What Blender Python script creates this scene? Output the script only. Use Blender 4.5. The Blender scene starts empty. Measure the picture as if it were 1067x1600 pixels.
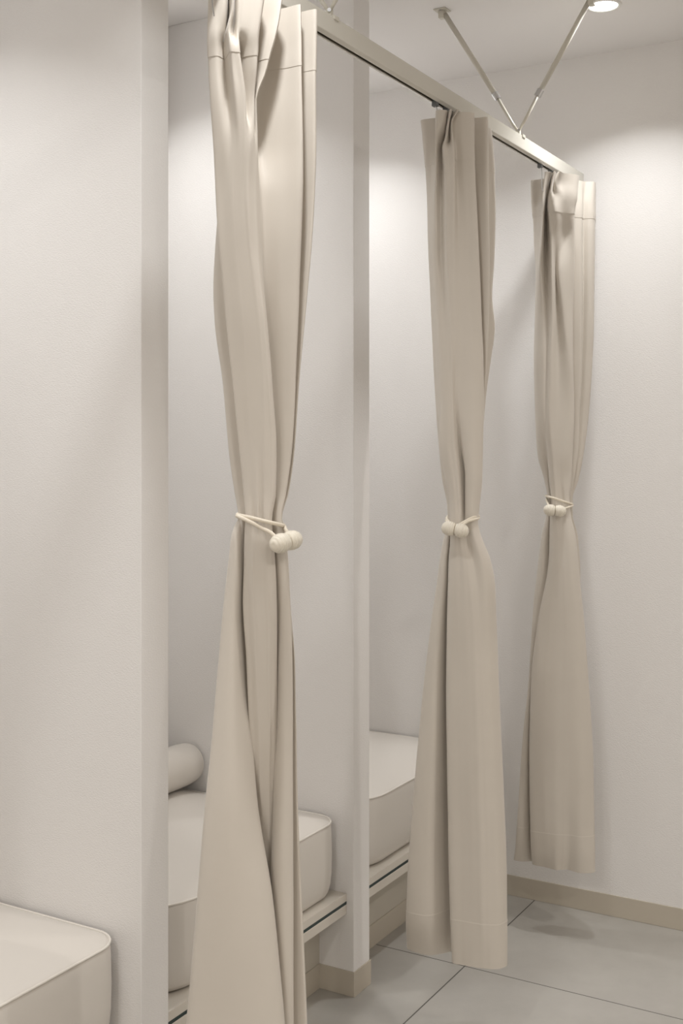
# Row of curtained booths with white leather benches: X runs along the curtain rail, Y into the booths, Z up (metres).
import bpy, bmesh, math, random
from mathutils import Vector, noise

scene = bpy.context.scene
COL = scene.collection
random.seed(4)

# ------------------------------------------------------------------ camera, world, lamps, exposure
cam_data = bpy.data.cameras.new('camera')
cam = bpy.data.objects.new('camera', cam_data)
COL.objects.link(cam)
cam.location = (-2.3906, -1.3555, 1.305)
cam.rotation_euler = (math.radians(90), 0, math.radians(-(90 - 30.16)))
cam_data.sensor_fit = 'VERTICAL'
cam_data.sensor_height = 36.0
cam_data.sensor_width = 24.0
cam_data.lens = 1813.0 / 1600.0 * 36.0
cam_data.shift_y = -0.0644
cam_data.clip_start = 0.02
scene.camera = cam

world = bpy.data.worlds.new('world')
scene.world = world
world.use_nodes = True
world.node_tree.nodes['Background'].inputs['Color'].default_value = (1.0, 0.97, 0.93, 1)
world.node_tree.nodes['Background'].inputs['Strength'].default_value = 0.02

scene.view_settings.view_transform = 'Standard'
scene.view_settings.look = 'None'
scene.view_settings.gamma = 1.0
scene.view_settings.use_curve_mapping = False
scene.view_settings.exposure = 0.06

CEIL = 2.4
# ceiling lights (x, y, watts, beam spread, colour): recessed row along the rail, one in each booth, plus unseen fill added in the room
WARM, NEUTRAL = (1.0, 0.955, 0.90), (0.985, 0.995, 1.0)
LAMPS = [(0.427, -0.470, 2.85, 116, NEUTRAL), (-1.065, -0.470, 3.5, 128, NEUTRAL), (-2.58, -0.470, 4.0, 128, NEUTRAL)]
BOOTH_LAMPS = [(0.430, 0.40, 2.45, 120, NEUTRAL), (-0.355, 0.40, 2.35, 114, NEUTRAL), (-1.20, 0.40, 2.1, 108, NEUTRAL)]
ROOM_FILL = [(-0.3, -2.1, 10.5, 170, WARM), (-2.2, -2.1, 11.0, 170, WARM), (-3.5, -1.1, 18.5, 170, WARM)]
for (lx, ly, power, spread, tint) in LAMPS + BOOTH_LAMPS + ROOM_FILL:
    ld = bpy.data.lights.new('downlight_or_fill', 'AREA')
    ld.shape = 'DISK'
    ld.size = 0.066
    ld.energy = power
    ld.color = tint
    ld.spread = math.radians(spread)
    lo = bpy.data.objects.new('downlight_or_fill', ld)
    COL.objects.link(lo)
    lo.location = (lx, ly, CEIL - 0.006)

# ------------------------------------------------------------------ materials
def srgb(r, g, b):
    f = lambda c: (c / 255 / 12.92) if c / 255 <= 0.04045 else ((c / 255 + 0.055) / 1.055) ** 2.4
    return (f(r), f(g), f(b), 1.0)

def mat(name, color, rough=0.5, spec=0.5, metallic=0.0, sheen=0.0, coat=0.0):
    m = bpy.data.materials.new(name)
    m.use_nodes = True
    b = m.node_tree.nodes['Principled BSDF']
    b.inputs['Base Color'].default_value = color
    b.inputs['Roughness'].default_value = rough
    b.inputs['Specular IOR Level'].default_value = spec
    b.inputs['Metallic'].default_value = metallic
    b.inputs['Sheen Weight'].default_value = sheen
    b.inputs['Sheen Roughness'].default_value = 0.4
    b.inputs['Coat Weight'].default_value = coat
    return m

def add_bump(m, scale, strength, distance, stretch=(1, 1, 1), detail=4, kind='noise'):
    nt = m.node_tree
    tc = nt.nodes.new('ShaderNodeTexCoord')
    mp = nt.nodes.new('ShaderNodeMapping')
    mp.inputs['Scale'].default_value = stretch
    if kind == 'noise':
        tx = nt.nodes.new('ShaderNodeTexNoise')
        tx.inputs['Detail'].default_value = detail
        tx.inputs['Scale'].default_value = scale
        out = tx.outputs['Fac']
    else:
        tx = nt.nodes.new('ShaderNodeTexVoronoi')
        tx.inputs['Scale'].default_value = scale
        out = tx.outputs['Distance']
    bp = nt.nodes.new('ShaderNodeBump')
    bp.inputs['Strength'].default_value = strength
    bp.inputs['Distance'].default_value = distance
    nt.links.new(tc.outputs['Object'], mp.inputs['Vector'])
    nt.links.new(mp.outputs['Vector'], tx.inputs['Vector'])
    nt.links.new(out, bp.inputs['Height'])
    nt.links.new(bp.outputs['Normal'], nt.nodes['Principled BSDF'].inputs['Normal'])
    return m

def mottle(m, c1, c2, scale, detail=5):
    nt = m.node_tree
    tc = nt.nodes.new('ShaderNodeTexCoord')
    tx = nt.nodes.new('ShaderNodeTexNoise')
    tx.inputs['Scale'].default_value = scale
    tx.inputs['Detail'].default_value = detail
    rp = nt.nodes.new('ShaderNodeValToRGB')
    rp.color_ramp.elements[0].position = 0.3
    rp.color_ramp.elements[1].position = 0.7
    rp.color_ramp.elements[0].color = c1
    rp.color_ramp.elements[1].color = c2
    nt.links.new(tc.outputs['Object'], tx.inputs['Vector'])
    nt.links.new(tx.outputs['Fac'], rp.inputs['Fac'])
    nt.links.new(rp.outputs['Color'], nt.nodes['Principled BSDF'].inputs['Base Color'])
    return m

M = {}
M['wall'] = add_bump(mat('embossed_white_wallpaper', srgb(242, 239, 236), 0.75, 0.3), 210, 0.40, 0.0016, (1.0, 1.0, 2.2), 3)
M['ceiling'] = add_bump(mat('white_ceiling_paper', srgb(244, 241, 239), 0.85, 0.2), 120, 0.15, 0.001)
M['baseboard'] = mat('beige_vinyl_baseboard', srgb(200, 191, 176), 0.5, 0.4)
M['kick'] = mat('beige_kick_panel', srgb(204, 197, 184), 0.6, 0.3)
M['cloth'] = mottle(add_bump(mat('beige_satin_curtain_cloth', srgb(211, 202, 189), 0.48, 0.35, sheen=0.12), 900, 0.12, 0.0004, (1, 1, 0.35), 2),
                    srgb(211, 203, 192), srgb(214, 206, 195), 9)
M['thread'] = mat('pale_stitching_thread', srgb(226, 219, 208), 0.6, 0.3)
M['leather'] = add_bump(mat('white_leatherette', srgb(224, 218, 210), 0.42, 0.45), 420, 0.10, 0.0005, (1, 1, 1), 2)
M['piping'] = mat('white_piping', srgb(232, 226, 217), 0.4, 0.5)
M['trim'] = mat('pale_laminate_trim', srgb(222, 215, 204), 0.35, 0.5)
M['glass_edge'] = mat('green_glass_edge', srgb(44, 62, 60), 0.3, 0.4)
M['rail'] = mat('white_enamel_rail', srgb(218, 214, 203), 0.22, 0.5, coat=0.3)
M['rail_slot'] = mat('dark_rail_slot', srgb(132, 124, 110), 0.6, 0.3)
M['enamel'] = mat('cream_enamel_tube', srgb(214, 209, 196), 0.3, 0.5)
M['chrome'] = mat('bright_steel', srgb(205, 205, 205), 0.18, 0.5, metallic=1.0)
M['runner'] = mat('grey_plastic_runner', srgb(110, 112, 112), 0.5, 0.4)
M['lamp_trim'] = mat('white_lamp_trim', srgb(235, 233, 228), 0.4, 0.5)
M['cord'] = add_bump(mat('cream_cord', srgb(232, 222, 205), 0.6, 0.3), 700, 0.4, 0.0006, (1, 1, 1), 2)
M['ball'] = mat('cream_silk_thread', srgb(236, 228, 212), 0.38, 0.5, sheen=0.15)
# wound thread: fine ridges around each ball
def thread(m):
    nt = m.node_tree
    tc = nt.nodes.new('ShaderNodeTexCoord')
    wv = nt.nodes.new('ShaderNodeTexWave')
    wv.bands_direction = 'X'
    wv.inputs['Scale'].default_value = 75
    wv.inputs['Distortion'].default_value = 3.0
    wv.inputs['Detail'].default_value = 2.0
    bp = nt.nodes.new('ShaderNodeBump')
    bp.inputs['Strength'].default_value = 0.6
    bp.inputs['Distance'].default_value = 0.0012
    nt.links.new(tc.outputs['Object'], wv.inputs['Vector'])
    nt.links.new(wv.outputs['Fac'], bp.inputs['Height'])
    nt.links.new(bp.outputs['Normal'], nt.nodes['Principled BSDF'].inputs['Normal'])
thread(M['ball'])

lens = bpy.data.materials.new('glowing_lamp_lens')
lens.use_nodes = True
b = lens.node_tree.nodes['Principled BSDF']
b.inputs['Base Color'].default_value = (0.9, 0.9, 0.9, 1)
b.inputs['Emission Color'].default_value = (1.0, 0.98, 0.94, 1)
b.inputs['Emission Strength'].default_value = 6.0
M['lens'] = lens

def floor_material():
    m = mat('grey_porcelain_tile', srgb(172, 167, 157), 0.5, 0.4)
    nt = m.node_tree
    N, L = nt.nodes, nt.links
    bs = N['Principled BSDF']
    tc = N.new('ShaderNodeTexCoord')
    sp = N.new('ShaderNodeSeparateXYZ')
    L.new(tc.outputs['Object'], sp.inputs[0])
    def joint(sock, origin):
        a = N.new('ShaderNodeMath'); a.operation = 'SUBTRACT'; a.inputs[1].default_value = origin
        w = N.new('ShaderNodeMath'); w.operation = 'PINGPONG'; w.inputs[1].default_value = 0.3
        c = N.new('ShaderNodeMath'); c.operation = 'LESS_THAN'; c.inputs[1].default_value = 0.0016
        L.new(sock, a.inputs[0]); L.new(a.outputs[0], w.inputs[0]); L.new(w.outputs[0], c.inputs[0])
        return c.outputs[0]
    jx = joint(sp.outputs['X'], 0.282)
    jy = joint(sp.outputs['Y'], -0.16)
    mx = N.new('ShaderNodeMath'); mx.operation = 'MAXIMUM'
    L.new(jx, mx.inputs[0]); L.new(jy, mx.inputs[1])
    nz = N.new('ShaderNodeTexNoise'); nz.inputs['Scale'].default_value = 5.5; nz.inputs['Detail'].default_value = 7
    nz.inputs['Roughness'].default_value = 0.62
    L.new(tc.outputs['Object'], nz.inputs['Vector'])
    rp = N.new('ShaderNodeValToRGB')
    rp.color_ramp.elements[0].position = 0.32; rp.color_ramp.elements[1].position = 0.68
    rp.color_ramp.elements[0].color = srgb(173, 169, 162); rp.color_ramp.elements[1].color = srgb(184, 180, 173)
    L.new(nz.outputs['Fac'], rp.inputs['Fac'])
    mix = N.new('ShaderNodeMix'); mix.data_type = 'RGBA'
    L.new(mx.outputs[0], mix.inputs['Factor'])
    L.new(rp.outputs['Color'], mix.inputs['A'])
    mix.inputs['B'].default_value = srgb(92, 88, 82)
    L.new(mix.outputs['Result'], bs.inputs['Base Color'])
    bp = N.new('ShaderNodeBump'); bp.inputs['Strength'].default_value = 0.6; bp.inputs['Distance'].default_value = 0.001
    inv = N.new('ShaderNodeMath'); inv.operation = 'SUBTRACT'; inv.inputs[0].default_value = 1.0
    L.new(mx.outputs[0], inv.inputs[1]); L.new(inv.outputs[0], bp.inputs['Height'])
    L.new(bp.outputs['Normal'], bs.inputs['Normal'])
    return m
M['floor'] = floor_material()

# ------------------------------------------------------------------ helpers
def link(name, bm, material, parent=None, smooth=False, loc=None):
    me = bpy.data.meshes.new(name)
    bmesh.ops.recalc_face_normals(bm, faces=bm.faces)
    bm.to_mesh(me); bm.free()
    me.materials.append(material)
    if smooth:
        me.polygons.foreach_set('use_smooth', [True] * len(me.polygons))
    o = bpy.data.objects.new(name, me)
    COL.objects.link(o)
    if parent: o.parent = parent
    if loc: o.location = loc
    return o

def box(bm, x0, y0, z0, x1, y1, z1):
    vs = [bm.verts.new(p) for p in ((x0, y0, z0), (x1, y0, z0), (x1, y1, z0), (x0, y1, z0),
                                    (x0, y0, z1), (x1, y0, z1), (x1, y1, z1), (x0, y1, z1))]
    for f in ((0, 3, 2, 1), (4, 5, 6, 7), (0, 1, 5, 4), (1, 2, 6, 5), (2, 3, 7, 6), (3, 0, 4, 7)):
        bm.faces.new([vs[i] for i in f])

def boxes(*bs):
    bm = bmesh.new()
    for b_ in bs: box(bm, *b_)
    return bm

def bevel(o, w, seg=2):
    md = o.modifiers.new('edge', 'BEVEL'); md.width = w; md.segments = seg; md.limit_method = 'ANGLE'
    return o

def thing(name, label, cat, loc=(0, 0, 0), group=None):
    o = bpy.data.objects.new(name, None)
    o.empty_display_size = 0.05
    COL.objects.link(o)
    o.location = loc
    o['label'] = label; o['category'] = cat
    if group: o['group'] = group
    return o

def tag(o, label, cat, group=None):
    o['label'] = label; o['category'] = cat
    if group: o['group'] = group
    return o

def struct(o):
    o['kind'] = 'structure'
    return o

def tube(bm, pts, r, n=10, closed=False, cap=True):
    pts = [Vector(p) for p in pts]
    rings = []
    up = Vector((0, 0, 1))
    prev = None
    cnt = len(pts)
    for i, p in enumerate(pts):
        a = pts[(i - 1) % cnt] if (closed or i > 0) else p
        c = pts[(i + 1) % cnt] if (closed or i < cnt - 1) else p
        t = (c - a).normalized()
        if prev is None:
            ref = up if abs(t.dot(up)) < 0.95 else Vector((1, 0, 0))
            nrm = t.cross(ref).normalized()
        else:
            nrm = (prev - t * prev.dot(t)).normalized()
        prev = nrm
        bi = t.cross(nrm)
        rr = r[i] if isinstance(r, (list, tuple)) else r
        rings.append([bm.verts.new(p + (nrm * math.cos(2 * math.pi * k / n) + bi * math.sin(2 * math.pi * k / n)) * rr) for k in range(n)])
    m_ = cnt if closed else cnt - 1
    for i in range(m_):
        A, B = rings[i], rings[(i + 1) % cnt]
        for k in range(n):
            bm.faces.new((A[k], A[(k + 1) % n], B[(k + 1) % n], B[k]))
    if cap and not closed:
        bm.faces.new(list(reversed(rings[0]))); bm.faces.new(rings[-1])
    return bm

def spline(pts, sub, closed=False):
    pts = [Vector(p) for p in pts]
    n = len(pts); out = []
    for i in range(n if closed else n - 1):
        g = lambda k: pts[k % n] if closed else pts[min(max(k, 0), n - 1)]
        p0, p1, p2, p3 = g(i - 1), g(i), g(i + 1), g(i + 2)
        for s in range(sub):
            t = s / sub
            out.append(0.5 * ((2 * p1) + (p2 - p0) * t + (2 * p0 - 5 * p1 + 4 * p2 - p3) * t * t + (3 * p1 - p0 - 3 * p2 + p3) * t ** 3))
    if not closed: out.append(pts[-1])
    return out

# ------------------------------------------------------------------ room shell
END = 0.7725                      # face of the end wall
BACK = 0.565                      # face of the back wall inside the booths
T = 0.0775                        # partition thickness
PITCH = 0.772
PART = [(-2 * PITCH, 'partition_left'), (-PITCH, 'partition_middle'), (0.0, 'partition_right')]
XL, YF = -4.3, -3.1

struct(link('floor', boxes((XL - 0.1, YF - 0.1, -0.08, END + 0.1, BACK + 0.1, 0)), M['floor']))
struct(link('ceiling', boxes((XL - 0.1, YF - 0.1, CEIL, END + 0.1, BACK + 0.1, CEIL + 0.08)), M['ceiling']))
struct(link('wall_right', boxes((END, YF - 0.1, 0, END + 0.1, BACK + 0.1, CEIL)), M['wall']))
struct(link('wall_back', boxes((XL - 0.1, BACK, 0, END, BACK + 0.1, CEIL)), M['wall']))
struct(link('wall_left', boxes((XL - 0.1, YF - 0.1, 0, XL, BACK, CEIL)), M['wall']))
struct(link('wall_front', boxes((XL, YF - 0.1, 0, END, YF, CEIL)), M['wall']))
for x, nm in PART:
    struct(bevel(link('wall_' + nm, boxes((x, 0, 0, x + T, BACK, CEIL)), M['wall']), 0.002))
BH, BT = 0.0595, 0.003
def base_mesh(*bs):
    bm = boxes(*bs)
    return bm
struct(bevel(link('baseboard_right', boxes((END - BT, YF, 0, END, 0.095, BH)), M['baseboard']), 0.0012))
struct(link('baseboard_front', boxes((XL, YF, 0, END - BT, YF + BT, BH)), M['baseboard']))
struct(link('baseboard_left', boxes((XL, YF + BT, 0, XL + BT, BACK, BH)), M['baseboard']))
for x, nm in PART:
    bm = bmesh.new()
    pl = [(x - BT, 0.095), (x - BT, -BT), (x + T + BT, -BT), (x + T + BT, 0.095), (x + T, 0.095), (x + T, 0), (x, 0), (x, 0.095)]
    lo_ = [bm.verts.new((a, b_, 0)) for a, b_ in pl]; hi_ = [bm.verts.new((a, b_, BH)) for a, b_ in pl]
    for i in range(8):
        j = (i + 1) % 8
        bm.faces.new((lo_[i], lo_[j], hi_[j], hi_[i]))
    for q in ((0, 1, 6, 7), (1, 2, 5, 6), (2, 3, 4, 5)):
        bm.faces.new([hi_[i] for i in q]); bm.faces.new([lo_[i] for i in reversed(q)])
    struct(bevel(link('baseboard_' + nm, bm, M['baseboard']), 0.0012))

# ------------------------------------------------------------------ benches and cushions
LEDGE = 0.2424
def bench(x0, x1, label):
    t = thing('built_in_bench', label, 'bench', (x0, 0, 0), 'built-in benches in the booths')
    w = x1 - x0
    bevel(link('seat_board', boxes((0.0, 0.022, 0.2237, w, BACK, LEDGE)), M['trim'], t), 0.0012)
    bevel(link('front_edge', boxes((0.0, 0.019, 0.2237, w, 0.022, LEDGE)), M['trim'], t), 0.0008)
    link('glass_strip', boxes((0.0, 0.0196, 0.2163, w, BACK, 0.2237)), M['glass_edge'], t)
    bevel(link('lower_rail', boxes((0.0, 0.019, 0.1935, w, 0.060, 0.2163)), M['trim'], t), 0.0012)
    link('kick_panel', boxes((0.0, 0.095, 0.0, w, 0.115, 0.2168)), M['kick'], t)
    bevel(link('kick_baseboard', boxes((0.0, 0.0925, 0.0, w, 0.095, 0.0595)), M['baseboard'], t), 0.001)
    return t

SEAM, CROWN, CR = 0.4205, 0.026, 0.062
CORNERS = ((1, 1, 0, CR), (-1, 1, 90, CR), (-1, -1, 180, 0.135), (1, -1, 270, CR))
def cushion(x0, x1, label):
    hx, hy = (x1 - x0) / 2 - 0.009, (0.556 - 0.029) / 2
    t = thing('bench_cushion', label, 'seat cushion', ((x0 + x1) / 2, 0.029 + hy, LEDGE), 'leather cushions on the built-in benches')
    bm = bmesh.new()
    prof = [(0.026, 0.0), (0.014, 0.006), (0.0075, 0.016), (0.0025, 0.034), (0.0, 0.06), (-0.001, 0.10), (0.0, 0.15), (0.0012, 0.170), (0.003, SEAM - LEDGE)]
    for o_ in (0.008, 0.016, 0.028, 0.045, 0.07, 0.10, 0.14, 0.19, 0.235):
        q = 1 - o_ / 0.25
        prof.append((0.003 + o_, SEAM - LEDGE + CROWN * (1 - abs(q) ** 3.2)))
    rings = []
    for o_, z in prof:
        # same topology in every ring
        cc = []
        for cx, cy, a0, R0 in CORNERS:
            r = max(R0 - o_, 0.25 * R0)
            for k in range(11):
                a = math.radians(a0 + 9 * k)
                cc.append((cx * (hx - o_ - r) + r * math.cos(a), cy * (hy - o_ - r) + r * math.sin(a)))
        full = []
        for i in range(44):
            a, b_ = cc[i], cc[(i + 1) % 44]
            full.append(a)
            if i % 11 == 10:
                for k in range(1, 14):
                    full.append((a[0] + (b_[0] - a[0]) * k / 14, a[1] + (b_[1] - a[1]) * k / 14))
        rings.append([bm.verts.new((p[0], p[1], z)) for p in full])
    n = len(rings[0])
    for A, B in zip(rings, rings[1:]):
        for k in range(n):
            bm.faces.new((A[k], A[(k + 1) % n], B[(k + 1) % n], B[k]))
    bm.faces.new(rings[-1]); bm.faces.new(list(reversed(rings[0])))
    link('padded_body', bm, M['leather'], t, smooth=True)
    ring = []
    for cx, cy, a0, R0 in CORNERS:
        r = R0 - 0.002
        for k in range(9):
            a = math.radians(a0 + 90 * k / 8)
            ring.append((cx * (hx - 0.002 - r) + r * math.cos(a), cy * (hy - 0.002 - r) + r * math.sin(a), SEAM - LEDGE))
    link('piping', tube(bmesh.new(), ring, 0.0026, 8, closed=True), M['piping'], t, smooth=True)
    return t

BOOTHS = [(-2 * PITCH + T, -PITCH, 'at the lower left corner of the photo, in front of the bright wall'),
          (-PITCH + T, 0.0, 'between the two white partition ends, under the bolster'),
          (T, END, 'in the farthest booth, between the middle and the far curtain')]
bench(BOOTHS[0][0], BOOTHS[0][1], 'pale built-in bench of the nearest booth, under the lower left cushion')
bench(BOOTHS[1][0], BOOTHS[1][1], 'pale bench with green glass strip, ending at the slim partition with beige baseboard')
bench(BOOTHS[2][0], BOOTHS[2][1], 'pale bench with green glass strip of the farthest booth, left of the middle curtain')
cushion(BOOTHS[0][0], BOOTHS[0][1], 'white leather cushion with rounded piped corner in the lower left corner')
cushion(BOOTHS[1][0], BOOTHS[1][1], 'white leather cushion carrying the bolster, half hidden by the near curtain')
cushion(BOOTHS[2][0], BOOTHS[2][1], 'white leather cushion in the farthest booth, just left of the middle curtain')

# bolster on the middle bench
def bolster():
    x0, x1, R = -0.682, -0.005, 0.053
    t = thing('bolster_pillow', 'white leather roll bolster lying at the back of the middle bench cushion', 'bolster', ((x0 + x1) / 2, 0.482, 0.4925))
    h = (x1 - x0) / 2
    prof = [(h + 0.002, 0.0), (h + 0.0015, 0.025), (h - 0.0005, 0.039), (h - 0.005, 0.0465), (h - 0.013, 0.0507), (h - 0.04, R)]
    prof += [(h - 0.04 - (2 * h - 0.08) * k / 10, R + 0.0008 * math.sin(math.pi * k / 10)) for k in range(1, 10)]
    prof += [(-a, r) for a, r in reversed(prof[:6])]
    bm = bmesh.new()
    n = 36; rings = []
    for a, r in prof:
        if r < 1e-6: rings.append([bm.verts.new((a, 0, 0))]); continue
        rings.append([bm.verts.new((a, r * math.cos(2 * math.pi * k / n), r * math.sin(2 * math.pi * k / n))) for k in range(n)])
    for A, B in zip(rings, rings[1:]):
        for k in range(n):
            q = (k + 1) % n
            if len(A) == 1: bm.faces.new((A[0], B[k], B[q]))
            elif len(B) == 1: bm.faces.new((A[k], A[q], B[0]))
            else: bm.faces.new((A[k], A[q], B[q], B[k]))
    link('padded_body', bm, M['leather'], t, smooth=True)
    for s in (-1, 1):
        ring = [(s * (h - 0.005), 0.0468 * math.cos(2 * math.pi * k / 40), 0.0468 * math.sin(2 * math.pi * k / 40)) for k in range(40)]
        link('piping', tube(bmesh.new(), ring, 0.0016, 6, closed=True), M['piping'], t, smooth=True)
bolster()

# ------------------------------------------------------------------ curtain rail
RY, RZ0, RZ1 = -0.292, 2.0325, 2.070
def rail():
    t = thing('curtain_rail', 'white enamelled curtain rail running along the booths to the far wall', 'curtain rail', (0, RY, RZ0))
    prof = [(-0.0135, 0.004), (-0.0135, RZ1 - RZ0), (0.0135, RZ1 - RZ0), (0.0135, 0.004), (0.0045, 0.0), (0.0045, 0.0035), (0.0112, 0.007),
            (0.0112, 0.034), (-0.0112, 0.034), (-0.0112, 0.007), (-0.0045, 0.0035), (-0.0045, 0.0)]
    bm = bmesh.new()
    A = [bm.verts.new((-3.4, y, z)) for y, z in prof]; B = [bm.verts.new((END, y, z)) for y, z in prof]
    n = len(prof)
    for i in range(n):
        j = (i + 1) % n
        bm.faces.new((A[i], A[j], B[j], B[i]))
    bm.faces.new(A); bm.faces.new(list(reversed(B)))
    bevel(link('channel', bm, M['rail'], t), 0.0012)
    link('track_slot', boxes((-3.4, -0.0112, 0.0078, END - 0.001, 0.0112, 0.0095)), M['rail_slot'], t)
    return t
rail()

def brace(x, label):
    t = thing('rail_brace', label, 'rail brace', (x, RY, RZ1), 'V-shaped braces above the curtain rail')
    knot = Vector((0, 0, 0.014))
    bevel(link('rail_clip', boxes((-0.009, -0.0155, -0.005, 0.009, 0.0155, 0.003), (-0.005, -0.005, 0.003, 0.005, 0.005, 0.018)), M['enamel'], t), 0.001)
    link('pivot_bolt', tube(bmesh.new(), [(-0.008, -0.004, 0.014), (0.008, 0.004, 0.014)], 0.0035, 12), M['chrome'], t)
    for top in (Vector((-0.055, 0.182, CEIL - RZ1)), Vector((0.050, -0.170, CEIL - RZ1))):
        d = top - knot
        a = knot + d * 0.285
        s = Vector((0.004, 0.004, 0)) * (1 if top.y > 0 else -1)
        bm = tube(bmesh.new(), [knot + s * 0.4, knot + d * 0.06 + s, a], [0.0028, 0.0042, 0.0042], 12)
        link('inner_rod', bm, M['enamel'], t, smooth=True)
        link('outer_tube', tube(bmesh.new(), [a, knot + d * 0.965], 0.0066, 16), M['enamel'], t, smooth=True)
        dn = d.normalized()
        link('locking_collar', tube(bmesh.new(), [a - dn * 0.009, a + dn * 0.009], 0.0088, 14), M['chrome'], t)
        bm = boxes((top.x - 0.017, top.y - 0.017, top.z - 0.003, top.x + 0.017, top.y + 0.017, top.z),
                   (top.x - 0.009, top.y - 0.007, top.z - 0.022, top.x + 0.009, top.y + 0.007, top.z - 0.003))
        f = bevel(link('ceiling_foot', bm, M['enamel'], t), 0.0015)
        for k in (-1, 1):
            link('screw', tube(bmesh.new(), [(top.x + 0.012 * k, top.y, top.z - 0.0045), (top.x + 0.012 * k, top.y, top.z - 0.0028)], 0.003, 10), M['chrome'], f)
    return t
brace(0.31, 'white V-shaped brace holding the curtain rail to the ceiling beside the lit downlight')
brace(-0.603, 'V-shaped brace cut off by the top of the photo, right of the near curtain')

def downlight(x, y, label):
    t = thing('downlight', label, 'ceiling light', (x, y, CEIL), 'recessed downlights along the booths')
    bm = bmesh.new()
    n = 48
    prof = [(0.0350, -0.0015), (0.0368, -0.0042), (0.0425, -0.0042), (0.0455, 0.0)]
    rings = [[bm.verts.new((r * math.cos(2 * math.pi * k / n), r * math.sin(2 * math.pi * k / n), z)) for k in range(n)] for r, z in prof]
    for A, B in zip(rings, rings[1:]):
        for k in range(n):
            bm.faces.new((A[k], A[(k + 1) % n], B[(k + 1) % n], B[k]))
    link('trim_ring', bm, M['lamp_trim'], t, smooth=True)
    bm = bmesh.new()
    bm.faces.new([bm.verts.new((0.0355 * math.cos(2 * math.pi * k / n), 0.0355 * math.sin(2 * math.pi * k / n), -0.0022)) for k in range(n)])
    bmesh.ops.reverse_faces(bm, faces=bm.faces)
    link('lens', bm, M['lens'], t)
    return t
downlight(LAMPS[0][0], LAMPS[0][1], 'lit round recessed downlight in the ceiling at the top right')

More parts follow.
